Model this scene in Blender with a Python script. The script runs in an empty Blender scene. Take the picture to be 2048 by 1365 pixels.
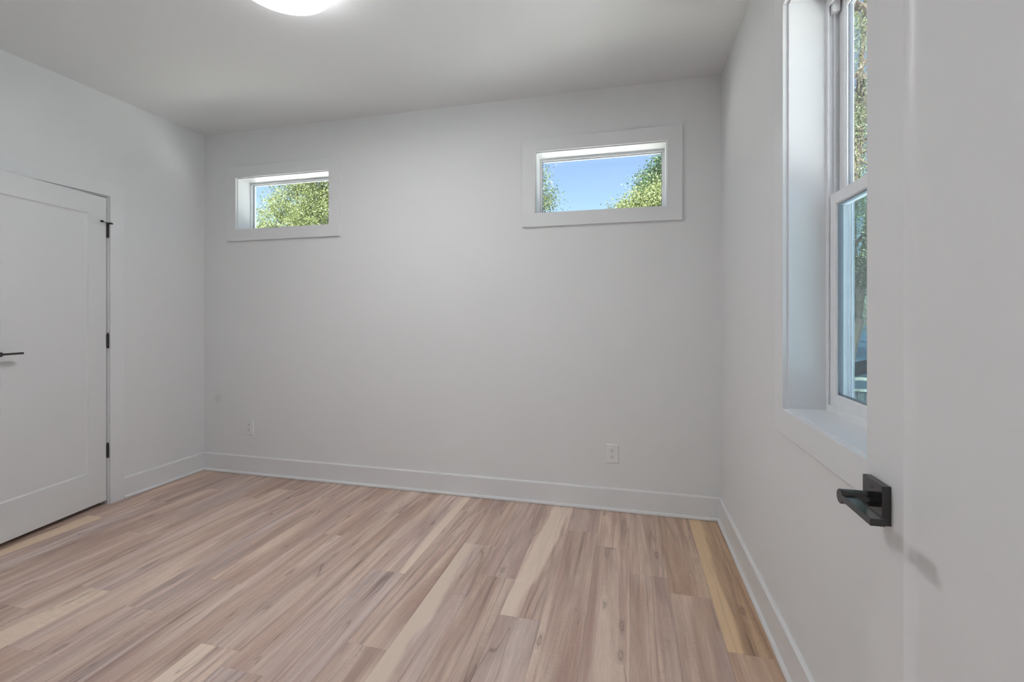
import bpy, bmesh, math, random
import numpy as np
from mathutils import Vector, Matrix

# ------------------------------------------------------------------ camera, sky, sun, exposure
S = bpy.context.scene
C = S.collection
EYE = 1.226
cam_d = bpy.data.cameras.new('camera'); cam = bpy.data.objects.new('camera', cam_d); C.objects.link(cam)
cam.location = (0, 0, EYE); cam.rotation_euler = (math.pi/2, 0, 0.2465)
cam_d.sensor_fit = 'HORIZONTAL'; cam_d.sensor_width = 36; cam_d.lens = 923.7*36/2048
cam_d.shift_y = -48.8/2048; cam_d.clip_start = 0.02; cam_d.clip_end = 300
S.camera = cam
S.view_settings.view_transform = 'Standard'; S.view_settings.look = 'None'
S.view_settings.exposure = 1.24; S.view_settings.gamma = 1.0; S.view_settings.use_curve_mapping = False

SKY_STRENGTH = 0.094
SUN_STRENGTH = 22.0
LAMP_STRENGTH = 21.0
FILL_POWER = 3.5

W = bpy.data.worlds.new('sky'); S.world = W; W.use_nodes = True
wn = W.node_tree; wn.nodes.clear()
sky = wn.nodes.new('ShaderNodeTexSky'); sky.sky_type = 'NISHITA'; sky.sun_disc = False
sky.sun_elevation = math.radians(50); sky.sun_rotation = math.radians(173)
sky.air_density = 1.0; sky.dust_density = 0.8; sky.ozone_density = 1.0
bg = wn.nodes.new('ShaderNodeBackground'); bg.inputs[1].default_value = SKY_STRENGTH
wo = wn.nodes.new('ShaderNodeOutputWorld')
wn.links.new(sky.outputs[0], bg.inputs[0]); wn.links.new(bg.outputs[0], wo.inputs[0])

sun_d = bpy.data.lights.new('sun', 'SUN'); sun_d.energy = SUN_STRENGTH; sun_d.angle = 0.01; sun_d.color = (1, .985, .95)
sun = bpy.data.objects.new('sun', sun_d); C.objects.link(sun); sun.location = (-6, -12, 20)
sun.rotation_euler = Vector((-.06, -1.0, 1.15)).to_track_quat('Z', 'Y').to_euler()

# area light added in the unseen hall, tilted up to brighten the room
fill_d = bpy.data.lights.new('hall_fill', 'AREA'); fill_d.shape = 'RECTANGLE'; fill_d.size = 1.5; fill_d.size_y = 1.3; fill_d.energy = FILL_POWER; fill_d.color = (.96, .98, 1.0)
fill = bpy.data.objects.new('hall_fill', fill_d); C.objects.link(fill); fill.location = (0.0, -1.86, .78)
fill.rotation_euler = Vector((0, -1.0, -.75)).to_track_quat('Z', 'Y').to_euler()

# ------------------------------------------------------------------ node and mesh helpers
class NT:
    def __init__(s, name):
        s.m = bpy.data.materials.new(name); s.m.use_nodes = True; s.t = s.m.node_tree; s.t.nodes.clear()
        s.out = s.t.nodes.new('ShaderNodeOutputMaterial')
    def n(s, typ, ins=None, **kw):
        o = s.t.nodes.new('ShaderNode'+typ)
        for k, v in kw.items(): setattr(o, k, v)
        for k, v in (ins or {}).items():
            if hasattr(v, 'is_output') or isinstance(v, bpy.types.NodeSocket): s.t.links.new(v, o.inputs[k])
            else: o.inputs[k].default_value = v
        return o
    def math(s, op, a, b=None, c=None, clamp=False):
        d = {0: a}
        if b is not None: d[1] = b
        if c is not None: d[2] = c
        return s.n('Math', d, operation=op, use_clamp=clamp).outputs[0]
    def mix(s, f, a, b, mode='MIX'):
        o = s.t.nodes.new('ShaderNodeMix'); o.data_type = 'RGBA'; o.blend_type = mode
        for k, v in ((0, f), (6, a), (7, b)):
            if isinstance(v, bpy.types.NodeSocket): s.t.links.new(v, o.inputs[k])
            else: o.inputs[k].default_value = v if k == 0 else (*v, 1)
        return o.outputs[2]
    def noise(s, vec, scale, detail=3, rough=.5, dist=0):
        return s.n('TexNoise', {'Vector': vec, 'Scale': scale, 'Detail': detail, 'Roughness': rough, 'Distortion': dist}).outputs['Fac']
    def smooth(s, v, a, b):
        o = s.n('MapRange', {0: v, 1: a, 2: b, 3: 0.0, 4: 1.0}, interpolation_type='SMOOTHSTEP'); return o.outputs[0]
    def principled(s, color, rough=.5, spec=.5, metal=0, normal=None, **kw):
        p = s.n('BsdfPrincipled', {'Roughness': rough, 'Specular IOR Level': spec, 'Metallic': metal})
        if isinstance(color, bpy.types.NodeSocket): s.t.links.new(color, p.inputs['Base Color'])
        else: p.inputs['Base Color'].default_value = (*color, 1)
        if normal is not None: s.t.links.new(normal, p.inputs['Normal'])
        s.t.links.new(p.outputs[0], s.out.inputs[0]); return p
    def bump(s, h, strength=.1, dist=.01):
        return s.n('Bump', {'Height': h, 'Strength': strength, 'Distance': dist}).outputs[0]

def painted(name, col, rough, bump=.05, scale=90, spec=.4, var=.015):
    t = NT(name); g = t.n('TexCoord').outputs['Object']
    v = t.noise(g, 1.3, 2); f = t.noise(g, scale, 4)
    c = t.mix(v, [x*(1-var) for x in col], [min(1, x*(1+var)) for x in col])
    t.principled(c, rough, spec, normal=t.bump(f, bump, .002)); return t.m

def plain(name, col, rough=.5, spec=.5, metal=0, bump=0):
    t = NT(name); g = t.n('TexCoord').outputs['Object']
    v = t.noise(g, 35, 3)
    c = t.mix(v, [x*.94 for x in col], [min(1, x*1.06) for x in col])
    t.principled(c, rough, spec, metal, normal=t.bump(v, bump, .003) if bump else None); return t.m

M = {}
def wall_material():
    t = NT('wall paint'); pos = t.n('NewGeometry').outputs['Position']
    v = t.noise(pos, .9, 2); f = t.noise(pos, 140, 3)
    c = t.mix(v, (.808, .818, .828), (.828, .836, .842))
    d = t.n('VectorMath', {0: pos, 1: (-3.165, 2.994, .575)}, operation='DISTANCE').outputs['Value']
    patch = t.math('SUBTRACT', 1.0, t.smooth(d, .020, .040))      # filled and unpainted spot low on the wall by the corner
    c = t.mix(t.math('MULTIPLY', patch, .55), c, (.70, .70, .695))
    t.principled(c, .62, .25, normal=t.bump(f, .06, .002)); return t.m
M['wall'] = wall_material()
M['ceiling'] = painted('ceiling paint', (.87, .88, .885), .85, .08, 120, .15)
M['trim'] = painted('trim gloss paint', (.82, .832, .845), .32, .02, 60, .45, .006)
M['door'] = painted('door satin paint', (.80, .81, .82), .38, .03, 70, .4, .006)
M['vinyl'] = plain('white vinyl', (.89, .90, .92), .3, .5)
M['plate'] = plain('outlet white plastic', (.84, .85, .85), .25, .5)
M['slot'] = plain('dark slot', (.02, .02, .02), .6)
M['black'] = plain('matte black metal', (.003, .003, .0035), .14, .8)
M['rubber'] = plain('black rubber', (.015, .015, .015), .7, .3)
M['gasket'] = plain('grey weather seal', (.25, .28, .32), .5)
M['bark'] = plain('bark', (0.0448, 0.0352, 0.0256), .9, .2, bump=.6)
M['palebark'] = plain('pale bark', (0.0832, 0.0768, 0.0672), .9, .2, bump=.6)
M['closet'] = painted('closet paint', (.55, .55, .55), .8)
M['exterior'] = painted('outside wall paint', (.6, .6, .58), .8)

def glass_material():
    t = NT('window glass')
    tr = t.n('BsdfTransparent', {'Color': (.97, .985, .99, 1)})
    gl = t.n('BsdfGlossy', {'Roughness': .01, 'Color': (1, 1, 1, 1)})
    ge = t.n('NewGeometry')
    dt = t.math('ABSOLUTE', t.n('VectorMath', {0: ge.outputs['Normal'], 1: ge.outputs['Incoming']}, operation='DOT_PRODUCT').outputs['Value'])
    fr = t.math('MULTIPLY_ADD', t.math('POWER', t.math('SUBTRACT', 1.0, dt), 5.0), .90, .035)
    mx = t.n('MixShader', {0: fr, 1: tr.outputs[0], 2: gl.outputs[0]})
    t.t.links.new(mx.outputs[0], t.out.inputs[0]); return t.m
M['glass'] = glass_material()

def screen_material():
    t = NT('insect screen mesh')
    tr = t.n('BsdfTransparent', {'Color': (.62, .72, .76, 1)})
    df = t.n('BsdfDiffuse', {'Color': (.10, .13, .15, 1)})
    pos = t.n('TexCoord').outputs['Object']
    v = t.noise(pos, 18, 2)
    mx = t.n('MixShader', {0: t.math('MULTIPLY_ADD', v, .06, .10), 1: tr.outputs[0], 2: df.outputs[0]})
    t.t.links.new(mx.outputs[0], t.out.inputs[0]); return t.m
M['screen'] = screen_material()

def lamp_material(name, s, col=(1, .985, .985)):
    t = NT(name); pos = t.n('TexCoord').outputs['Object']
    v = t.noise(pos, 3, 1)
    e = t.n('Emission', {'Color': (*col, 1), 'Strength': t.math('MULTIPLY_ADD', v, s*.04, s*.98)})
    t.t.links.new(e.outputs[0], t.out.inputs[0]); return t.m
M['lamp'] = lamp_material('frosted lit diffuser', LAMP_STRENGTH)
M['lamp band'] = lamp_material('softly lit opal band', LAMP_STRENGTH*.14)

def floor_material():
    t = NT('wood plank floor')
    uv = t.n('UVMap', uv_map='plank').outputs[0]
    a = t.n('Attribute', attribute_name='seed', attribute_type='GEOMETRY')
    b = t.n('Attribute', attribute_name='pale', attribute_type='GEOMETRY')
    sx = t.n('SeparateXYZ', {0: uv}); u, v = sx.outputs[0], sx.outputs[1]
    sc = t.n('SeparateColor', {0: a.outputs['Color']}); s1, s2, s3 = sc.outputs[0], sc.outputs[1], sc.outputs[2]
    pc = t.n('SeparateColor', {0: b.outputs['Color']}); pl, pside, warm = pc.outputs[0], pc.outputs[1], pc.outputs[2]
    off = t.math('MULTIPLY', s1, 37.0)
    def vec(kx, ky, o=0.0):
        x = t.math('MULTIPLY_ADD', u, kx*.173, off)
        y = t.math('MULTIPLY_ADD', v, ky, t.math('MULTIPLY_ADD', s2, 53.0, o))
        return t.n('CombineXYZ', {0: x, 1: y, 2: t.math('MULTIPLY', s3, 11.0)}).outputs[0]
    broad = t.noise(vec(11, 1.1), 1.0, 3, .5, .6)
    streak = t.noise(vec(30, 1.6, 3), 1.0, 4, .5, .8)
    fine = t.noise(vec(330, 7.0, 7), 1.0, 4, .6, .3)
    vfine = t.noise(vec(700, 24.0, 9), 1.0, 3, .6)
    tone = t.noise(vec(5, .9, 17), 1.0, 2)
    crackn = t.noise(vec(14, .75, 21), 1.0, 2, .45, .8)
    crackd = t.math('ABSOLUTE', t.math('SUBTRACT', crackn, .5))
    crack = t.math('SUBTRACT', 1.0, t.smooth(crackd, .0015, .012))
    cmask = t.smooth(t.noise(vec(6, 1.7, 31), 1.0, 2), .46, .58)
    crack = t.math('MULTIPLY', crack, cmask)
    heart = t.math('SUBTRACT', 1.0, t.smooth(crackd, .0, .085))
    heart = t.math('MULTIPLY', heart, t.smooth(t.noise(vec(5, .8, 33), 1.0, 1), .40, .60))
    # knots
    vo = t.n('TexVoronoi', {'Vector': vec(13, 3.6, 41), 'Scale': 1.0, 'Randomness': 1.0}, feature='F1')
    wob = t.math('MULTIPLY_ADD', t.noise(vec(60, 22, 5), 1.0, 3), .16, -.08)
    kd = t.math('ADD', vo.outputs['Distance'], wob)
    kc = t.n('SeparateColor', {0: vo.outputs['Color']}).outputs[0]
    ksel = t.math('GREATER_THAN', kc, .62)
    knot = t.math('MULTIPLY', t.math('SUBTRACT', 1.0, t.smooth(kd, .04, .24)), ksel)
    ring = t.math('MULTIPLY', knot, t.math('MULTIPLY_ADD', t.math('SINE', t.math('MULTIPLY', kd, 75.0)), .5, .5))
    # tiny specks
    vs = t.n('TexVoronoi', {'Vector': vec(60, 22, 71), 'Scale': 1.0}, feature='F1')
    sp = t.math('MULTIPLY', t.math('LESS_THAN', vs.outputs['Distance'], .10),
                t.math('GREATER_THAN', t.n('SeparateColor', {0: vs.outputs['Color']}).outputs[1], .95))
    # saw marks across the grain
    saw = t.noise(vec(26, 330, 51), 1.0, 2, .6)
    smask = t.math('MULTIPLY', t.smooth(t.noise(vec(14, 2.3, 61), 1.0, 2), .50, .66), 1.0)
    base = t.mix(t.smooth(broad, .30, .70), (.53, .37, .30), (.82, .645, .535))
    grey = t.mix(t.smooth(streak, .3, .7), (.57, .46, .44), (.74, .63, .60))
    col = t.mix(t.math('MULTIPLY', t.smooth(tone, .40, .62), t.math('MULTIPLY_ADD', s2, .75, .0)), base, grey)
    red = t.smooth(t.noise(vec(24, .9, 13), 1.0, 2, .5, .7), .52, .68)
    col = t.mix(t.math('MULTIPLY', red, .6), col, (.52, .335, .28))
    # sapwood stripe on one edge
    d = t.math('ABSOLUTE', t.math('SUBTRACT', u, t.math('MULTIPLY_ADD', v, b.outputs['Alpha'], pside)))
    wav = t.math('MULTIPLY_ADD', t.noise(vec(4, 1.3, 81), 1.0, 2, .5, .6), 1.1, -.55)
    pm = t.math('SUBTRACT', 1.0, t.smooth(t.math('ADD', d, t.math('MULTIPLY', wav, .55)), t.math('SUBTRACT', pl, .10), t.math('ADD', pl, .05)))
    pm = t.math('MULTIPLY', pm, t.math('GREATER_THAN', pl, .02))
    sap = t.mix(warm, (.87, .715, .59), (.84, .61, .375))
    wcol = t.mix(warm, col, t.mix(t.smooth(streak, .3, .7), (.47, .30, .19), (.66, .46, .30)))
    col = t.mix(t.math('MULTIPLY', pm, .92), wcol, sap)
    npm = t.math('MULTIPLY_ADD', pm, -.75, 1.0)
    # grain
    g = t.math('MULTIPLY_ADD', t.math('SUBTRACT', fine, .5), t.math('MULTIPLY', npm, .55), 1.0)
    g = t.math('MULTIPLY', g, t.math('MULTIPLY_ADD', t.math('SUBTRACT', vfine, .5), t.math('MULTIPLY', npm, .40), 1.0))
    g = t.math('MULTIPLY', g, t.math('MULTIPLY_ADD', t.math('MULTIPLY', t.math('SUBTRACT', saw, .5), smask), .50, 1.0))
    g = t.math('MULTIPLY', g, t.math('MULTIPLY_ADD', s3, .12, .94))
    gc = t.n('CombineColor', {0: g, 1: g, 2: g}).outputs[0]
    col = t.mix(1.0, col, gc, 'MULTIPLY')
    col = t.mix(t.math('MULTIPLY', t.math('MULTIPLY', heart, npm), .36), col, (.24, .165, .14))
    col = t.mix(t.math('MULTIPLY', crack, .42), col, (.12, .075, .06))
    col = t.mix(t.math('MULTIPLY_ADD', ring, .42, t.math('MULTIPLY', knot, .26)), col, (.17, .115, .09))
    col = t.mix(t.math('MULTIPLY', sp, .5), col, (.14, .10, .08))
    # narrow bevelled seams
    ue = t.math('MULTIPLY', t.math('MINIMUM', u, t.math('SUBTRACT', 1.0, u)), .173)
    seam = t.math('LESS_THAN', ue, .0009)
    col = t.mix(t.math('MULTIPLY', seam, .30), col, (.10, .07, .055))
    rough = t.math('MULTIPLY_ADD', fine, .12, .42)
    h = t.math('ADD', fine, t.math('MULTIPLY', saw, smask))
    p = t.principled(col, .45, .35, normal=t.bump(h, .10, .0015))
    t.t.links.new(rough, p.inputs['Roughness'])
    return t.m
M['floor'] = floor_material()

def leaf_material(name, a, b, trans=.45):
    t = NT(name)
    at = t.n('Attribute', attribute_name='tint', attribute_type='GEOMETRY')
    sc = t.n('SeparateColor', {0: at.outputs['Color']})
    c = t.mix(sc.outputs[0], a, b)
    c = t.mix(t.math('MULTIPLY', t.math('GREATER_THAN', sc.outputs[1], .996), .6), c, (.55, .38, .10))
    p = t.n('BsdfPrincipled', {'Roughness': .45, 'Specular IOR Level': .4}); t.t.links.new(c, p.inputs['Base Color'])
    tr = t.n('BsdfTranslucent'); t.t.links.new(t.mix(.35, c, (0.1280, 0.1664, 0.0448)), tr.inputs[0])
    mx = t.n('MixShader', {0: trans, 1: p.outputs[0], 2: tr.outputs[0]})
    t.t.links.new(mx.outputs[0], t.out.inputs[0]); return t.m
M['leaf bright'] = leaf_material('bright yellow green leaf', (0.020, 0.044, 0.020), (0.215, 0.245, 0.095))
M['leaf mid'] = leaf_material('mid green leaf', (0.014, 0.034, 0.020), (0.165, 0.20, 0.09))
M['leaf dark'] = leaf_material('dark green leaf', (0.008, 0.028, 0.014), (0.05, 0.095, 0.032), .3)

def ground_material():
    t = NT('ground'); pos = t.n('TexCoord').outputs['Object']
    v = t.noise(pos, .5, 5); w = t.noise(pos, 30, 3)
    c = t.mix(t.smooth(v, .42, .58), (.44, .45, .44), (.33, .36, .30))
    c = t.mix(t.math('MULTIPLY', w, .5), c, (.30, .28, .22))
    t.principled(c, .95, .1); return t.m
M['ground'] = ground_material()
M['reflector'] = plain('pale concrete', (.80, .815, .83), .9, .2)  # for the added slab that throws sunlight up into the room
def siding(name, col, n=9.0):
    t = NT(name); g = t.n('TexCoord').outputs['Object']
    z = t.n('SeparateXYZ', {0: g}).outputs[2]
    f = t.math('FRACT', t.math('MULTIPLY', z, n))
    c = t.mix(t.math('LESS_THAN', f, .12), col, [x*.45 for x in col])
    t.principled(c, .95, .05); return t.m
M['siding'] = siding('blue grey siding', (0.0224, 0.0416, 0.0512), 5)
M['shingle'] = siding('roof shingles', (0.0256, 0.0512, 0.0704), 4)
M['fence'] = plain('weathered fence board', (0.0288, 0.0448, 0.0416), .85)
M['fence white'] = plain('pale painted picket', (0.1792, 0.1856, 0.1472), .6)

def link(name, me, m, parent=None):
    o = bpy.data.objects.new(name, me); C.objects.link(o)
    if m is not None: me.materials.append(M[m])
    if parent: o.parent = parent
    return o
def obj(name, bm, m, parent=None, smooth=False):
    bmesh.ops.recalc_face_normals(bm, faces=bm.faces)
    me = bpy.data.meshes.new(name); bm.to_mesh(me); bm.free()
    if smooth:
        me.polygons.foreach_set('use_smooth', [True]*len(me.polygons)); me.set_sharp_from_angle(angle=math.radians(35))
    return link(name, me, m, parent)
def bx(bm, x0, x1, y0, y1, z0, z1, bev=0, seg=2):
    r = bmesh.ops.create_cube(bm, size=1, matrix=Matrix.Translation(((x0+x1)/2, (y0+y1)/2, (z0+z1)/2)) @ Matrix.Diagonal((abs(x1-x0), abs(y1-y0), abs(z1-z0), 1)))
    if bev:
        es = list({e for v in r['verts'] for e in v.link_edges})
        bmesh.ops.bevel(bm, geom=es, offset=bev, segments=seg, affect='EDGES', profile=.5)
def cyl(bm, p0, p1, r, n=32, r2=None, bev=0):
    p0, p1 = Vector(p0), Vector(p1); d = p1-p0
    q = d.to_track_quat('Z', 'Y').to_matrix().to_4x4()
    res = bmesh.ops.create_cone(bm, cap_ends=True, segments=n, radius1=r, radius2=r if r2 is None else r2, depth=d.length, matrix=Matrix.Translation((p0+p1)/2) @ q)
    if bev:
        fs = {f for v in res['verts'] for f in v.link_faces if len(f.verts) > 4}
        bmesh.ops.bevel(bm, geom=list({e for f in fs for e in f.edges}), offset=bev, segments=2, affect='EDGES')
def extrude_profile(bm, pts, axis, a, b):
    """pts: closed 2D profile (p, z); axis 'x' or 'y' is the run direction; p is the other horizontal axis."""
    def P(p, z, t): return (t, p, z) if axis == 'x' else (p, t, z)
    va = [bm.verts.new(P(p, z, a)) for p, z in pts]; vb = [bm.verts.new(P(p, z, b)) for p, z in pts]
    n = len(pts)
    for i in range(n): bm.faces.new((va[i], va[(i+1) % n], vb[(i+1) % n], vb[i]))
    bm.faces.new(va); bm.faces.new(vb)
def tag(o, label=None, cat=None, group=None, kind=None):
    if label: o['label'] = label
    if cat: o['category'] = cat
    if group: o['group'] = group
    if kind: o['kind'] = kind
    return o
def struct(o, label=None): o['kind'] = 'structure'; return tag(o, label)
def empty(name, loc, rz=0):
    o = bpy.data.objects.new(name, None); C.objects.link(o); o.location = loc; o.rotation_euler = (0, 0, rz); o.empty_display_size = .1; return o
def B(): return bmesh.new()

# ------------------------------------------------------------------ room shell
XL, XR, YB, YF, ZC = -3.3045, .5395, 2.994, .14, 2.678
WT = .18                                   # outer wall thickness
OUTY, OUTX = YB+WT, .728
def wall_y(name, x0, x1, y0, y1, holes, m='wall', z0=-.12, z1=ZC):
    """a wall running along x with rectangular holes (xa, xb, za, zb)"""
    bm = B(); xs = sorted({x0, x1, *[h[0] for h in holes], *[h[1] for h in holes]})
    for a, b in zip(xs, xs[1:]):
        hs = sorted([h for h in holes if h[0] <= a+1e-6 and h[1] >= b-1e-6], key=lambda h: h[2])
        z = z0
        for h in hs:
            if h[2] > z: bx(bm, a, b, y0, y1, z, h[2])
            z = h[3]
        if z < z1: bx(bm, a, b, y0, y1, z, z1)
    return bm
def to_x(bm):                               # swap x and y: a wall built along x becomes one along y
    for v in bm.verts: v.co = Vector((v.co.y, v.co.x, v.co.z))
    return bm
J = .006                                   # casing set back from the jamb face
w1 = (-2.9794, -2.1456, 1.9072, 2.3117); w2 = (-.5931, .2326, 1.9050, 2.3095); w3 = (.962, 1.7905, .9042, 2.3130)
hole = lambda w: (w[0]-.012, w[1]+.012, w[2]-.012, w[3]+.012)
struct(obj('wall_back', wall_y('', XL, XR, YB, OUTY, [hole(w1), hole(w2)]), 'wall'))
struct(obj('wall_right', to_x(wall_y('', YF-.12, OUTY, XR, OUTX, [hole(w3)])), 'wall'))
D1Y0, D1Y1, D1Z = 1.558, 2.2905, 2.0138       # left door casing opening
struct(obj('wall_left', to_x(wall_y('', YF-.12, OUTY, XL-.12, XL, [(D1Y0-.02, D1Y1+.012, -.12, D1Z+.012)])), 'wall'))
D2X0, D2X1 = -.372, .448
struct(obj('wall_front', wall_y('', XL, XR, YF-.12, YF, [(D2X0-.012, D2X1+.012, -.12, 2.06)]), 'wall'))
bm = B(); bx(bm, XL-1.2, OUTX, -2.2, OUTY, ZC, ZC+.2); struct(obj('ceiling', bm, 'ceiling'))

# hall behind the camera and closet behind the left door: closed rooms
bm = B(); bx(bm, -1.62, -1.5, -1.9, YF-.12, -.12, ZC); struct(obj('wall_hall_left', bm, 'wall'))
bm = B(); bx(bm, 1.5, 1.62, -1.9, YF-.12, -.12, ZC); struct(obj('wall_hall_right', bm, 'wall'))
bm = B(); bx(bm, -1.62, 1.62, -2.02, -1.9, -.12, ZC); struct(obj('wall_hall_back', bm, 'wall'))
bm = B(); bx(bm, OUTX, 1.62, YF-.13, YF-.01, -.12, ZC); struct(obj('wall_hall_side', bm, 'wall'))
bm = B(); bx(bm, XL-.9, XL-.78, 1.2, 2.7, -.12, ZC); bx(bm, XL-.78, XL-.12, 1.2, 1.3, -.12, ZC); bx(bm, XL-.78, XL-.12, 2.6, 2.7, -.12, ZC)
struct(obj('wall_closet', bm, 'closet'))

# ------------------------------------------------------------------ floor planks
def build_floor():
    rng = random.Random(11)
    PW, L, X0 = .173, 1.22, .352
    known = {0: [1.829], -1: [2.156], -2: [2.278], -3: [2.505], -4: [2.65], -5: [1.83], -6: [2.092], -7: [2.363], -8: [1.534],
             -9: [2.01], -10: [2.54], -11: [1.396], -16: [1.56], -15: [2.43], -21: [2.125], -12: [2.27], -13: [1.75], -14: [2.72],
             -17: [2.6], -18: [2.02], -19: [1.45], -20: [2.40]}
    # (row, piece: +1 above the joint / -1 below) -> pale half-width, which edge (0 left, 1 right), warmth
    pale = {(0, 1): (.42, 0, .95), (0, -1): (0, 0, .55), (-1, 1): (.0, .3, .45), (-1, -1): (0, 0, .22), (-2, 1): (0, 0, .2), (-2, -1): (0, 0, .12),
            (-5, 1): (.30, .12, 0, .48), (-7, -1): (.40, 0, 0), (-9, 1): (.30, 1, 0), (-11, -1): (.40, 0, 0), (-16, -1): (.50, .8, .12),
            (-21, -1): (.45, .8, .45), (-3, -1): (0, 0, 0), (-6, -1): (.0, 0, 0)}
    verts, faces, uvs, seeds, pales = [], [], [], [], []
    for r in range(-22, 6):
        xa, xb = X0+PW*r, X0+PW*(r+1)
        jn = known.get(r, [rng.uniform(1.2, 2.4)])[0]
        ys = [jn+L*k for k in range(-5, 3)]
        lo, hi = -1.95, OUTY-.02
        for k in range(-6, 2):
            a, b = max(lo, jn+L*k), min(hi, jn+L*(k+1))
            if b <= a: continue
            xa_, xb_ = max(xa, XL-.80), min(xb, 1.55)
            if xb_ <= xa_: continue
            s = (rng.random(), rng.random(), rng.random(), 1)
            key = (r, 1) if k == 0 else (r, -1) if k == -1 else None
            if key in pale: pp = pale[key]
            else: pp = (rng.uniform(.15, .35), rng.choice((0, 1)), .05) if rng.random() < .12 and key is None else (0, 0, rng.uniform(0, .12))
            n = len(verts); g = .0004
            verts += [(xa_, a+g, 0), (xb_, a+g, 0), (xb_, b-g, 0), (xa_, b-g, 0)]
            faces.append((n, n+1, n+2, n+3))
            u0, u1 = (xa_-xa)/PW, (xb_-xa)/PW
            uvs += [(u0, a-jn), (u1, a-jn), (u1, b-jn), (u0, b-jn)]
            seeds += [s]*4; pales += [(*pp[:3], pp[3] if len(pp) > 3 else 0)]*4
    nf = len(faces)
    bm = B(); bx(bm, XL-.80, 1.55, -1.95, OUTY-.02, -.12, -.0008)
    me0 = bpy.data.meshes.new('t'); bm.to_mesh(me0); bm.free()
    n = len(verts); verts += [tuple(v.co) for v in me0.vertices]; faces += [tuple(n+i for i in p.vertices) for p in me0.polygons]
    me = bpy.data.meshes.new('floor'); me.from_pydata(verts, [], faces); me.update()
    uvl = me.uv_layers.new(name='plank'); at = me.attributes.new('seed', 'FLOAT_COLOR', 'POINT'); ap = me.attributes.new('pale', 'FLOAT_COLOR', 'POINT')
    seeds += [(.5, .5, .5, 1)]*8; pales += [(0, 0, 0, 0)]*8
    at.data.foreach_set('color', [c for s in seeds for c in s]); ap.data.foreach_set('color', [c for s in pales for c in s])
    for i in range(nf*4): uvl.data[i].uv = uvs[i]
    return link('floor', me, 'floor')
struct(build_floor())

# ------------------------------------------------------------------ baseboards and shoe moulding
def base_profile(sgn):       # p measured from the wall into the room
    return [(0, .0), (sgn*.014, 0), (sgn*.014, .134), (sgn*.011, .1385), (sgn*.004, .141), (0, .141)]
def shoe_profile(sgn):
    o = .014; r = .012; h = .020
    pts = [(sgn*o, .0022), (sgn*(o+r), .0022)]
    for i in range(5):
        a = i/4*math.pi/2; pts.append((sgn*(o+r*math.cos(a)), .007+(h-.007)*math.sin(a)))
    return pts
def run(name, prof, axis, wall, sgn, a, b):
    bm = B(); extrude_profile(bm, [(wall+p, z) for p, z in prof(sgn)], axis, a, b); return struct(obj(name, bm, 'trim'))
run('baseboard_back', base_profile, 'x', YB, -1, XL, XR)
run('baseboard_left', base_profile, 'y', XL, 1, 2.377, YB-.014)
run('baseboard_left', base_profile, 'y', XL, 1, YF, D1Y0-.089)
run('baseboard_right', base_profile, 'y', XR, -1, YF, YB-.014)
run('baseboard_front', base_profile, 'x', YF, 1, XL+.014, D2X0-.09)
run('trim_1', shoe_profile, 'x', YB, -1, XL+.014, XR-.014)
run('trim_2', shoe_profile, 'y', XL, 1, 2.377, YB-.026)
run('trim_3', shoe_profile, 'y', XR, -1, YF, YB-.026)

# ------------------------------------------------------------------ windows
def frame_bm(bm, x0, x1, z0, z1, wl, wr, wb, wt, y0, y1, bev=.001):
    bx(bm, x0, x0+wl, y0, y1, z0, z1, bev); bx(bm, x1-wr, x1, y0, y1, z0, z1, bev)
    bx(bm, x0+wl, x1-wr, y0, y1, z0, z0+wb, bev); bx(bm, x0+wl, x1-wr, y0, y1, z1-wt, z1, bev)
CW = .0875
def ring_frame(bm, o, i, y0, y1, e=.0012, bottom=True):
    """closed picture frame in the x-z plane between outer o and inner i rectangles (x0, x1, z0, z1), front face at y0, one continuous face"""
    def R(q, d, y): return [(q[0]-d, y, q[2]-(d if bottom else 0)), (q[1]+d, y, q[2]-(d if bottom else 0)), (q[1]+d, y, q[3]+d), (q[0]-d, y, q[3]+d)]
    loops = [R(o, 0, y1), R(o, 0, y0+e), R(o, -e, y0), R(i, e, y0), R(i, 0, y0+e), R(i, 0, y1)]
    vs = [[bm.verts.new(p) for p in l] for l in loops]
    for a, b in zip(vs, vs[1:]+vs[:1]):
        for k in ((0, 1, 2, 3) if bottom else (1, 2, 3)):
            bm.faces.new((a[k], a[(k+1) % 4], b[(k+1) % 4], b[k]))
    if not bottom:
        for k in (0, 1): bm.faces.new([v[k] for v in vs])
def picture_casing(bm, w, y0, y1):
    ring_frame(bm, (w[0]-CW, w[1]+CW, w[2]-CW, w[3]+CW), w, y0, y1)
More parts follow.
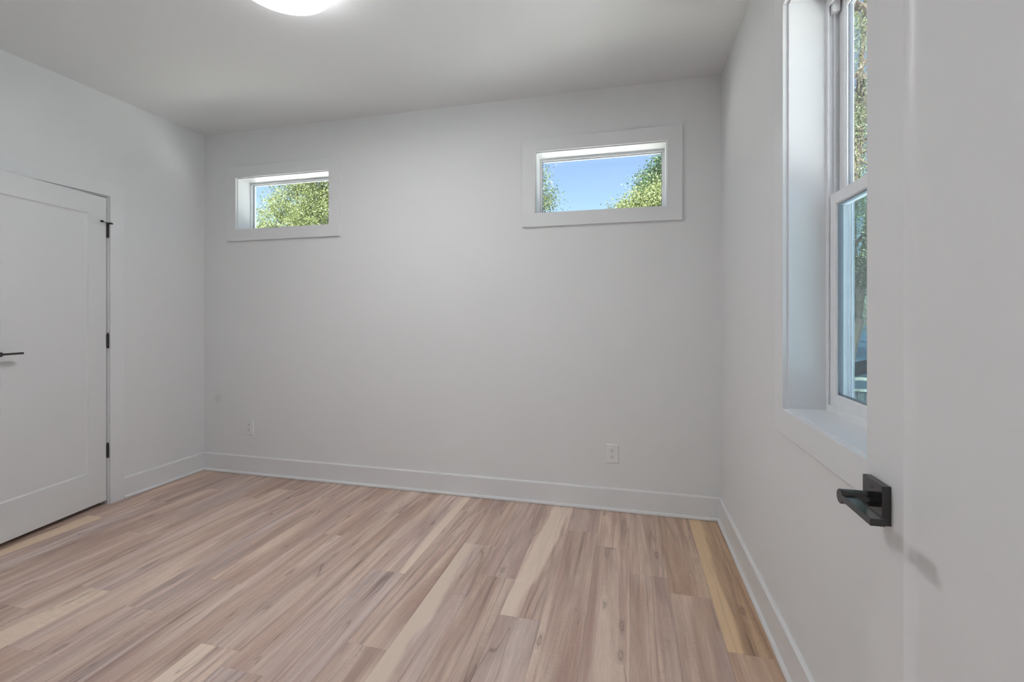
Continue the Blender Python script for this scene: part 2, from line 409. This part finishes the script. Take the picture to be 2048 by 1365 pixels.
def fixed_window(name, w, label):
    root = struct(empty(name, ((w[0]+w[1])/2, YB, w[2])), label); o = Vector(root.location)
    def add(n, bm, m, **k):
        for v in bm.verts: v.co -= o
        return obj(n, bm, m, root, **k)
    bm = B(); picture_casing(bm, w, YB-.018, YB); add('window_casing', bm, 'trim')
    x0, x1, z0, z1 = w[0]+J, w[1]-J, w[2]+J, w[3]-J
    bm = B(); frame_bm(bm, x0-.016, x1+.016, z0-.016, z1+.016, .016, .016, .016, .016, YB-.001, YB+.122); add('window_jamb', bm, 'trim')
    bm = B(); frame_bm(bm, x0-.012, x1+.012, z0-.012, z1+.012, .024, .024, .024, .026, YB+.122, OUTY-.01)
    frame_bm(bm, x0+.009, x1-.009, z0+.009, z1-.009, .006, .006, .006, .006, YB+.128, YB+.142)
    add('window_frame', bm, 'vinyl')
    bm = B(); frame_bm(bm, x0+.0145, x1-.0145, z0+.0145, z1-.0145, .0035, .0035, .0035, .0035, YB+.134, YB+.150, 0); add('glazing_seal', bm, 'gasket')
    bm = B(); bx(bm, x0+.012, x1-.012, YB+.144, YB+.148, z0+.012, z1-.012); add('glass_pane', bm, 'glass')
    return root
fixed_window('window_1', w1, 'small high window nearest the left corner, filled with tree foliage')
fixed_window('window_2', w2, 'small high window on the back wall showing open blue sky')

def hung_window(name, w):
    # built along x as if in the back wall, then turned onto the right wall: x <-> y
    root = struct(empty(name, (XR, (w[0]+w[1])/2, w[2])), 'tall double-hung window in the right wall, partly hidden by the open door'); o = Vector(root.location)
    def add(n, bm, m, parent=None, **k):
        for v in bm.verts:
            v.co = Vector((v.co.y, v.co.x, v.co.z)) - o
        return obj(n, bm, m, parent or root, **k)
    f = XR-.018
    bm = B(); picture_casing(bm, w, f, XR); add('window_casing', bm, 'trim')
    x0, x1, z0, z1 = w[0]+J, w[1]-J, w[2]+.004, w[3]-J
    bm = B(); frame_bm(bm, x0-.016, x1+.016, z0-.016, z1+.016, .016, .016, .016, .016, XR-.001, .655); add('window_jamb', bm, 'trim')
    # outer vinyl frame with channel ridges (seen at the far side above the lower sash)
    bm = B()
    frame_bm(bm, x0-.012, x1+.012, z0-.012, z1+.012, .016, .016, .018, .030, .652, OUTX+.006)
    for xx, s in ((x1, -1), (x0, 1)):
        for (pa, pb, dpt) in ((.6535, .6595, .012), (.672, .678, .010), (.7165, .722, .012)):
            bx(bm, *sorted((xx+s*.003, xx+s*dpt)), pa, pb, z0+.005, z1-.02, .0008)
    bx(bm, x0, x1, .653, .722, z0, z0+.022, .001); bx(bm, x0, x1, .722, OUTX+.006, z0-.004, z0+.012, .001)
    bx(bm, x0, x1, .653, .662, z1-.034, z1-.01, .001)
    add('window_frame', bm, 'vinyl')
    zm = 1.634
    # lower sash, room side
    ya, yb = .6600, .6835
    sa = x0+.010; sb = x1-.012
    bm = B(); frame_bm(bm, sa, sb, z0+.022, zm, .040, .042, .036, .037, ya, yb, .0015)
    for (q, e) in ((.003, .006),): frame_bm(bm, sa+.038, sb-.040, z0+.056, zm-.035, .005, .005, .005, .005, ya+.004, yb-.002, .0008)
    ls = add('lower_sash', bm, 'vinyl')
    bm = B(); frame_bm(bm, sa+.042, sb-.044, z0+.060, zm-.039, .004, .004, .004, .004, ya+.007, yb-.003, 0); add('glazing_seal', bm, 'gasket', ls)
    bm = B(); bx(bm, sa+.038, sb-.040, .6705, .6735, z0+.055, zm-.034); add('glass_pane', bm, 'glass', ls)
    # upper sash, outer track
    yc, yd = .6885, .7145
    bm = B(); frame_bm(bm, sa, sb+.002, zm-.034, z1-.018, .040, .040, .034, .040, yc, yd, .0015)
    frame_bm(bm, sa+.038, sb-.036, zm-.002, z1-.056, .006, .006, .004, .005, yc+.004, yd-.002, .0008)
    us = add('upper_sash', bm, 'vinyl')
    bm = B(); frame_bm(bm, sa+.043, sb-.041, zm, z1-.060, .003, .003, .003, .003, yc+.010, yd-.004, 0); add('glazing_seal', bm, 'gasket', us)
    bm = B(); bx(bm, sa+.038, sb-.036, .701, .704, zm-.003, z1-.055); add('glass_pane', bm, 'glass', us)
    # sash lock and balance cover
    bm = B(); cx = (sa+sb)/2-.05
    bx(bm, cx-.03, cx+.03, .6615, .683, zm, zm+.006, .001); cyl(bm, (cx, .672, zm+.006), (cx, .672, zm+.014), .010, 20); bx(bm, cx-.004, cx+.036, .668, .676, zm+.010, zm+.017, .001)
    add('sash_lock', bm, 'vinyl', ls)
    bm = B(); bx(bm, x1-.030, x1-.002, .6625, .684, z1-.062, z1-.016, .0015); add('balance_cover', bm, 'vinyl')
    bm = B(); bx(bm, x0+.004, x1-.004, .7250, .7256, z0+.012, zm+.006)
    sc = add('insect_screen', bm, 'screen')
    bm = B(); frame_bm(bm, x0+.002, x1-.002, z0+.010, zm+.010, .016, .016, .016, .014, .7225, .7300, .001)
    add('screen_frame', bm, 'vinyl', sc)
    return root
hung_window('window_3', w3)

# ------------------------------------------------------------------ doors
def shaker_leaf(w, t, z0, z1, stile, top, bot, depth=.0085, bevw=.016):
    """Leaf along -y from the origin, front face at x=0 facing +x, back at x=-t; recessed panel with sloped sticking on both faces."""
    bm = B()
    def ring(x, a):      # rectangle inset a from the panel opening
        return [bm.verts.new((x, y, z)) for y, z in ((-stile-a, z0+bot+a), (-w+stile+a, z0+bot+a), (-w+stile+a, z1-top-a), (-stile-a, z1-top-a))]
    e = .0015
    for sx, x in ((1, 0), (-1, -t)):
        outer = [bm.verts.new((x, y, z)) for y, z in ((-e, z0+e), (-w+e, z0+e), (-w+e, z1-e), (-e, z1-e))]
        edge = [bm.verts.new((x-sx*e, y, z)) for y, z in ((0, z0), (-w, z0), (-w, z1), (0, z1))]
        r0 = ring(x, 0); rs = [r0]+[ring(x-sx*depth*(1-(1-k/7)**2.2), bevw*k/7) for k in range(1, 8)]; r2 = rs[-1]
        for A_, B_ in [(edge, outer), (outer, r0)]+list(zip(rs, rs[1:])):
            for i in range(4): bm.faces.new((A_[i], A_[(i+1) % 4], B_[(i+1) % 4], B_[i]))
        bm.faces.new(r2)
        if sx == 1: ef = edge
        else:
            for i in range(4): bm.faces.new((ef[i], ef[(i+1) % 4], edge[(i+1) % 4], edge[i]))
    return bm
def lever_set(parent, y, z, side, xs, toward, square=True, R=.0325, pin=True):
    """Handle on a face x=xs whose outward normal is side (+1/-1); lever points toward (+1/-1) along y."""
    root = empty('door_handle', (xs, y, z)); root.parent = parent
    s = side; t = .0135
    bm = B()
    if square: bx(bm, *sorted((0, s*t)), -R, R, -R, R, .0008)
    else: cyl(bm, (0, 0, 0), (s*.009, 0, 0), R, 40, bev=.001)
    ro = obj('rosette', bm, 'black', root)
    bm = B(); cyl(bm, (s*(t*.5), 0, 0), (s*.062, 0, 0), .0125, 40, bev=.0006)
    obj('spindle', bm, 'black', root, smooth=True)
    bm = B(); bx(bm, *sorted((s*.042, s*.0621)), *sorted((0, toward*.1055)), -.0055, .0055, .0008)
    obj('lever', bm, 'black', root)
    if pin:
        bm = B(); cyl(bm, (s*(t-.004), 0, .021), (s*(t+.0003), 0, .021), .0022, 16); tag(obj('release_hole', bm, 'slot', root), 'tiny round privacy release hole')
    return root
def hinge(parent, x, y, z, pin_top=.004):
    root = empty('hinge', (x, y, z)); root.parent = parent
    bm = B()
    for k in range(5):
        a = -.0445+k*.0178
        cyl(bm, (0, 0, a+.0003), (0, 0, a+.0175), .0074, 20, bev=.0003)
    obj('knuckle', bm, 'black', root, smooth=True)
    bm = B(); cyl(bm, (0, 0, .0445), (0, 0, .0445+pin_top), .0048, 16, bev=.0008); cyl(bm, (0, 0, -.0485), (0, 0, -.0445), .0045, 16, bev=.0008); obj('hinge_pin', bm, 'black', root, smooth=True)
    bm = B(); bx(bm, -.034, -.002, .0005, .0030, -.0445, .0445, .0004); obj('jamb_leaf', bm, 'black', root)
    bm = B(); bx(bm, -.034, -.002, -.0035, -.0012, -.0445, .0445, .0004); obj('door_leaf', bm, 'black', root)
    return root

# left door, standing slightly open
ANG = math.radians(9.5)
d1 = struct(empty('door_1', (XL-.001, 2.2810, 0), ANG), 'white shaker door with black hinges standing slightly ajar')
obj('door_panel', shaker_leaf(.708, .035, .0265, 2.0015, .1195, .1225, .2095, .0085, .011), 'door', d1)
lever_set(d1, -.632, 1.029, 1, 0.0, 1, square=False, R=.031, pin=False)
hs = []
for z in (1.789, 1.0665, .349):
    h = hinge(d1, .0035, .0030, z, .009); hs.append(h)
# hinge-pin door stop on the top hinge
st = empty('hinge_stop', (.0035, .0030, 1.789+.0485)); st.parent = hs[0].parent
bm = B(); cyl(bm, (0, 0, -.002), (0, 0, .002), .0095, 24, bev=.0005); bx(bm, -.004, .010, -.003, .010, -.003, .003, .001); obj('collar', bm, 'black', st)
bm = B(); cyl(bm, (.006, -.004, 0), (.020, -.056, .001), .0019, 16); obj('threaded_rod', bm, 'black', st)
bm = B(); cyl(bm, (.0188, -.050, .001), (.0220, -.064, .001), .0068, 24, bev=.001); obj('bumper', bm, 'rubber', st, smooth=True)
bm = B(); cyl(bm, (.006, -.004, 0), (.0225, -.004, -.001), .0038, 20); cyl(bm, (.0225, -.006, -.001), (.0250, .010, -.003), .0050, 20, bev=.001); obj('bumper', bm, 'rubber', st, smooth=True)

bm = B()
yi0, yi1, zt = D1Y0, D1Y1, D1Z
ring_frame(bm, (yi0-CW, yi1+CW, 0, zt+CW), (yi0, yi1, 0, zt), -.018, 0, bottom=False)
for v in bm.verts: v.co = Vector((XL-v.co.y, v.co.x, v.co.z))
struct(obj('trim_4', bm, 'trim'), 'flat white casing around the left door')
bm = B()
bx(bm, XL-.118, XL, yi1-J, yi1+.012, 0, zt-J+.018); bx(bm, XL-.118, XL, yi0-.012, yi0+J, 0, zt-J+.018); bx(bm, XL-.118, XL, yi0+J, yi1-J, zt-J, zt-J+.018)
bx(bm, XL-.085, XL-.045, yi1-J-.012, yi1-J, 0, zt-J); bx(bm, XL-.085, XL-.045, yi0+J, yi0+J+.012, 0, zt-J); bx(bm, XL-.085, XL-.045, yi0+J, yi1-J, zt-J-.012, zt-J)
struct(obj('trim_5', bm, 'trim'), 'jamb lining of the left door')

# right door, opened flat along the right wall, hinged by the camera
d2 = struct(empty('door_2', (.4186, .968-.810, 0), 0), 'white shaker door opened against the right wall in the foreground')
bm = shaker_leaf(.810, .035, .014, 2.040, .116, .116, .21, .0085, .024)
bm.transform(Matrix.Rotation(math.pi, 4, 'Z'))           # leaf now runs +y, front faces -x
obj('door_panel', bm, 'door', d2)
lever_set(d2, .968-.0495-(.968-.810), .9135, -1, 0.0, -1)
lever_set(d2, .968-.0495-(.968-.810), .9135, 1, .035, -1, pin=False)
for z in (1.80, 1.05, .30):
    h = hinge(d2, .0445, -.004, z)
bm = B()
bx(bm, D2X0-.006, D2X0+.012, YF-.122, YF+.001, 0, 2.048); bx(bm, D2X1-.006, D2X1+.012, YF-.122, YF+.001, 0, 2.048); bx(bm, D2X0+.012, D2X1-.006, YF-.122, YF+.001, 2.042, 2.060)
struct(obj('trim_6', bm, 'trim'), 'jamb lining of the doorway beside the camera')

# ------------------------------------------------------------------ ceiling lamps
def ceiling_lamp(loc, r, m, label):
    root = empty('ceiling_light', loc)
    tag(root, label, 'ceiling light')
    bm = B(); cyl(bm, (0, 0, -.020), (0, 0, 0), r-.012, 96); obj('base_pan', bm, 'vinyl', root, smooth=True)
    bm = B()                               # opal drum band
    pr = [(r-.003, -.018), (r, -.018), (r, -.0775), (r-.003, -.0775)]
    n = 128; vs = [[bm.verts.new((p*math.cos(2*math.pi*i/n), p*math.sin(2*math.pi*i/n), z)) for p, z in pr] for i in range(n)]
    for i in range(n):
        for k in range(4): bm.faces.new((vs[i][k], vs[i][(k+1) % 4], vs[(i+1) % n][(k+1) % 4], vs[(i+1) % n][k]))
    obj('drum_band', bm, 'lamp band', root, smooth=True)
    bm = B()                               # slightly domed frosted diffuser
    prof = [(0.0, -.0795)]+[(r*.985*math.sin(a*math.pi/16), -.0755-.004*math.cos(a*math.pi/16)) for a in range(1, 9)]+[(r*.985, -.040)]
    n = 96; rings = []
    for p, z in prof[1:]: rings.append([bm.verts.new((p*math.cos(2*math.pi*i/n), p*math.sin(2*math.pi*i/n), z)) for i in range(n)])
    c = bm.verts.new((0, 0, prof[0][1]))
    for i in range(n): bm.faces.new((c, rings[0][i], rings[0][(i+1) % n]))
    for a, b in zip(rings, rings[1:]):
        for i in range(n): bm.faces.new((a[i], a[(i+1) % n], b[(i+1) % n], b[i]))
    bm.faces.new(rings[-1])
    tag(obj('diffuser', bm, m, root, smooth=True), 'lit frosted white diffuser')
    return root
ceiling_lamp((-1.397, 1.628, ZC), .1885, 'lamp', 'round white flush ceiling light, lit, cut off by the top of the photo')

# ------------------------------------------------------------------ wall outlets
def outlet(x, z, label):
    root = empty('wall_outlet', (x, YB, z))
    tag(root, label, 'electrical outlet', 'duplex outlets on the back wall')
    w, h = .0385, .060
    bm = B()
    pts = lambda y, i: [(-w+i, y, -h+i), (w-i, y, -h+i), (w-i, y, h-i), (-w+i, y, h-i)]
    rings = [[bm.verts.new(p) for p in pts(y, i)] for y, i in ((0, 0), (-.002, 0), (-.0055, .0035), (-.0058, .0055))]
    for a, b in zip(rings, rings[1:]):
        for k in range(4): bm.faces.new((a[k], a[(k+1) % 4], b[(k+1) % 4], b[k]))
    bm.faces.new(rings[-1]); bm.faces.new(rings[0])
    obj('cover_plate', bm, 'plate', root)
    for dz in (.0195, -.0195):
        bm = B(); n = 28; vs = []
        for i in range(n):
            a = 2*math.pi*i/n; vs.append((.0172*math.cos(a), max(-.0135, min(.0135, .0172*math.sin(a)))))
        f0 = [bm.verts.new((p, -.0055, dz+q)) for p, q in vs]; f1 = [bm.verts.new((p*.98, -.0078, dz+q*.98)) for p, q in vs]
        for i in range(n): bm.faces.new((f0[i], f0[(i+1) % n], f1[(i+1) % n], f1[i]))
        bm.faces.new(f1); bm.faces.new(f0)
        rc = obj('receptacle', bm, 'plate', root)
        bm = B(); bx(bm, -.0078, -.0050, -.0083, -.0074, dz-.0005, dz+.0085); obj('slot', bm, 'slot', rc)
        bm = B(); bx(bm, .0050, .0074, -.0083, -.0074, dz+.0005, dz+.0080); obj('slot', bm, 'slot', rc)
        bm = B(); cyl(bm, (-.0002, -.0074, dz-.0072), (-.0002, -.0083, dz-.0072), .0027, 16); obj('ground_hole', bm, 'slot', rc)
    bm = B(); cyl(bm, (0, -.0055, 0), (0, -.0072, 0), .0034, 20, bev=.0004); obj('screw', bm, 'plate', root)
    return root
outlet(-2.862, .362, 'white duplex wall outlet low on the back wall under the left window')
outlet(-.098, .357, 'white duplex wall outlet low on the back wall under the sky-filled window')

# ------------------------------------------------------------------ outdoors
GZ = -2.6
bm = B(); bx(bm, -60, 60, -40, 80, GZ-.3, GZ); struct(obj('ground', bm, 'ground'))

bm = B(); bx(bm, 4.8, 44, -6.5, 9.2, GZ, GZ+.03); struct(obj('bounce_slab', bm, 'reflector'))  # unseen pale slab, added to bounce sunlight through the right window onto the ceiling

def tube(bm, pts, rad, n=8):
    rings = []
    for i, p in enumerate(pts):
        p = Vector(p); d = (Vector(pts[min(i+1, len(pts)-1)])-Vector(pts[max(i-1, 0)])).normalized()
        u = d.cross(Vector((.31, .77, .12))).normalized(); v = d.cross(u)
        rings.append([bm.verts.new(p+(u*math.cos(2*math.pi*k/n)+v*math.sin(2*math.pi*k/n))*rad[i]) for k in range(n)])
    for a, b in zip(rings, rings[1:]):
        for k in range(n): bm.faces.new((a[k], a[(k+1) % n], b[(k+1) % n], b[k]))
    bm.faces.new(rings[-1]); bm.faces.new(rings[0])

def tree(name, base, fork, lobes, nleaf, size, leafm, label, seed, trunk_r=.18, cluster=.30, per=34, barkm='bark', branches=()):
    rng = np.random.default_rng(seed); rr = random.Random(seed)
    root = empty(name, base); tag(root, label, 'tree', 'trees outside the windows'); b = Vector(base)
    bm = B(); f = Vector(fork)-b
    def bend(p0, p1, r0, r1, k=7, wob=.12):
        p0, p1 = Vector(p0), Vector(p1); L = (p1-p0).length; q = [Vector((rr.uniform(-1, 1), rr.uniform(-1, 1), rr.uniform(-.3, .6)))*wob*L*.5 for _ in range(2)]
        pts = [p0.lerp(p1, i/(k-1))+q[0]*math.sin(math.pi*i/(k-1))+q[1]*math.sin(2*math.pi*i/(k-1))*.4 for i in range(k)]
        tube(bm, pts, [r0+(r1-r0)*i/(k-1) for i in range(k)]); return pts
    bend((0, 0, 0), f, trunk_r*1.25, trunk_r*.8, 8, .05)
    ends = []
    for (x, y, z, r) in lobes:
        c = Vector((x, y, z))-b
        pts = bend(f, c, trunk_r*.55, .035)
        for _ in range(7 if r > .7 else 0):
            s = pts[rr.randint(2, 6)]
            e = c+Vector((rr.gauss(0, 1), rr.gauss(0, 1), rr.gauss(0, .8)))*r*.38
            bend(s, e, .028, .008, 6, .2)
    for pl in branches:
        pts = [Vector(p[:3])-b for p in pl]; tube(bm, pts, [p[3] for p in pl])
    obj('trunk', bm, barkm, root, smooth=True)
    vol = np.array([l[3]**2.1 for l in lobes]); vol = vol/vol.sum()
    V = []; T = []
    for (x, y, z, r), w in zip(lobes, vol):
        ncl = max(3, int(nleaf*w/per))
        d = rng.normal(size=(ncl, 3)); d /= np.linalg.norm(d, axis=1)[:, None]
        rad = r*rng.uniform(.25, 1, ncl)**.55
        cc = np.array([x, y, z])-np.array(base)+d*rad[:, None]*np.array([1, 1, .85])
        P = np.repeat(cc, per, 0)+rng.normal(size=(ncl*per, 3))*cluster*np.array([.55, .55, .42])*np.repeat(rng.uniform(.6, 1.2, ncl), per)[:, None]
        V.append(P); T.append(np.repeat(rng.random(ncl), per)*.62+rng.random(ncl*per)*.38)
    P = np.concatenate(V); T = np.concatenate(T); n = len(P)
    a = rng.normal(size=(n, 3)); a[:, 2] -= .55; a /= np.linalg.norm(a, axis=1)[:, None]
    q = rng.normal(size=(n, 3)); q[:, 2] += 1.0
    s = np.cross(a, q); s /= np.linalg.norm(s, axis=1)[:, None]; nn = np.cross(s, a)
    L = size*rng.uniform(.7, 1.35, n)[:, None]; Wd = L*.30
    v0 = P; v1 = P+a*L*.45+s*Wd+nn*L*.10; v2 = P+a*L; v3 = P+a*L*.45-s*Wd+nn*L*.10
    co = np.stack([v0, v1, v2, v3], 1).reshape(-1, 3).astype(np.float32)
    idx = np.arange(n)*4
    tri = np.stack([idx, idx+1, idx+2, idx, idx+2, idx+3], 1).reshape(-1).astype(np.int32)
    me = bpy.data.meshes.new('foliage'); me.vertices.add(n*4); me.loops.add(n*6); me.polygons.add(n*2)
    me.vertices.foreach_set('co', co.ravel()); me.loops.foreach_set('vertex_index', tri)
    me.polygons.foreach_set('loop_start', np.arange(n*2, dtype=np.int32)*3)
    me.update(calc_edges=True); me.validate()
    at = me.attributes.new('tint', 'FLOAT_COLOR', 'POINT')
    col = np.stack([T, rng.random(n), np.zeros(n), np.ones(n)], 1).astype(np.float32)
    at.data.foreach_set('color', np.repeat(col, 4, 0).ravel())
    link('foliage', me, leafm, root)
    return root

tree('leafy_tree', (-10.4, 12.6, GZ), (-10.2, 12.4, 1.6),
     [(-9.9, 12.4, 4.8, 1.05), (-9.0, 12.2, 5.5, 1.1), (-8.6, 12.0, 4.1, 1.05), (-10.0, 12.0, 3.7, 1.2), (-11.3, 12.6, 3.4, 1.0), (-8.0, 12.4, 5.2, 1.0), (-9.3, 12.6, 6.6, .8)],
     80000, .05, 'leaf bright', 'pale green leafy tree filling the small window nearest the left corner', 3, .2, .21)
tree('drooping_tree', (-3.9, 12.3, GZ), (-3.8, 12.2, 2.0),
     [(-3.5, 12.0, 4.3, 1.35), (-3.0, 12.0, 3.2, 1.1), (-4.2, 12.2, 5.3, 1.1), (-2.3, 11.9, 4.35, .50), (-2.3, 11.9, 3.7, .42), (-2.2, 11.9, 5.0, .22)],
     56000, .046, 'leaf mid', 'green tree with drooping twigs at the left edge of the sky-filled window', 5, .16)
tree('bushy_tree', (.55, 10.1, GZ), (.5, 10.0, 1.6),
     [(.42, 10.0, 3.35, .62), (.95, 10.0, 3.5, .75), (-.02, 10.0, 3.25, .46), (.5, 10, 2.6, .8)],
     46000, .040, 'leaf bright', 'yellow-green bushy treetop in the lower right corner of the sky-filled window', 7, .12, .22)
tree('dark_tree', (2.3, 16.3, GZ), (2.3, 16.2, 2.4),
     [(1.75, 16.0, 6.1, 1.0), (.92, 16.0, 5.6, .75), (2.6, 16.2, 6.9, 1.3), (1.7, 16.0, 5.0, 1.0)],
     40000, .075, 'leaf dark', 'darker green tree behind the yellow-green one in the sky-filled window', 9, .2)
tree('tall_tree', (3.70, 10.0, GZ), (4.22, 10.15, 1.2),
     [(4.5, 10.5, 6.0, 1.5), (4.2, 10.2, 4.3, 1.35), (4.6, 10.6, 2.9, 1.3), (3.9, 9.9, 2.9, 1.1), (5.3, 11.2, 5.0, 1.4), (4.6, 10.6, 7.9, 1.2), (4.4, 10.6, 1.6, .85)],
     80000, .036, 'leaf mid', 'tall tree with grey branches seen through the large right-hand window', 13, .16, .24, 34, 'bark',
     branches=[[(3.5, 9.4, 6.3, .10), (3.9, 9.6, 6.9, .11), (4.2, 9.75, 6.85, .09), (4.5, 9.9, 6.3, .08), (4.9, 10.1, 5.6, .06)], [(3.6, 9.3, 5.2, .03), (4.0, 9.6, 5.6, .035), (4.5, 9.9, 6.3, .03)]])

def house():
    root = empty('neighbour_house', (11.2, 17.5, GZ)); tag(root, 'blue-grey gabled house beyond the fence, seen low in the right-hand window', 'house')
    bm = B(); w, d, h = 5.2, 4.2, 2.25
    bx(bm, -w, w, -d, d, 0, h)
    for s in (-1, 1):
        a = bm.verts.new((-w*0-w if 0 else -w, s*d, h)); b_ = bm.verts.new((w, s*d, h)); c = bm.verts.new((0, s*d, h+1.9)); bm.faces.new((a, b_, c))
    obj('wall', bm, 'siding', root)
    bm = B()
    for s in (-1, 1):
        vs = [bm.verts.new(p) for p in ((0, -d-.4, h+2.02), (s*(w+.4), -d-.4, h-.1), (s*(w+.4), d+.4, h-.1), (0, d+.4, h+2.02))]
        vt = [bm.verts.new(Vector(v.co)+Vector((0, 0, .14))) for v in vs]
        for i in range(4): bm.faces.new((vs[i], vs[(i+1) % 4], vt[(i+1) % 4], vt[i]))
        bm.faces.new(vs); bm.faces.new(vt)
    obj('roof', bm, 'shingle', root)
    bm = B(); bx(bm, -w-.4, w+.4, -d-.47, -d-.38, h-.10, h-.03); obj('gutter', bm, 'fence white', root)
    for x in (-3.2, 1.0):
        bm = B(); frame_bm(bm, x, x+1.1, .8, 1.9, .08, .08, .08, .08, -d-.05, -d+.02); wf = obj('house_window', bm, 'fence white', root)
        bm = B(); bx(bm, x+.08, x+1.02, -d-.02, -d-.01, .88, 1.82); obj('pane', bm, 'gasket', wf)
    root.rotation_euler.z = math.radians(-14)
    return root
house()

def fence():
    root = empty('garden_fence', (4.6, 12.6, GZ), math.radians(-6)); tag(root, 'green-grey board fence with pale pickets below the neighbouring house', 'fence')
    bm = B()
    x = -4.0
    while x < 6: bx(bm, x, x+.135, 0, .02, .05, 2.05); x += .145
    obj('boards', bm, 'fence', root)
    bm = B(); bx(bm, -4.0, 6.1, -.05, .07, 2.07, 2.12); obj('cap_rail', bm, 'fence white', root)
    bm = B(); bx(bm, -4.0, 6.1, -.04, 0, .35, .44); obj('rail', bm, 'fence', root)
    for i, x in enumerate((-.05, .22)):
        bm = B(); bx(bm, x, x+.09, -.06, -.02, .9, 1.9); tag(obj('picket', bm, 'fence white', root), 'pale picket')
    return root
fence()
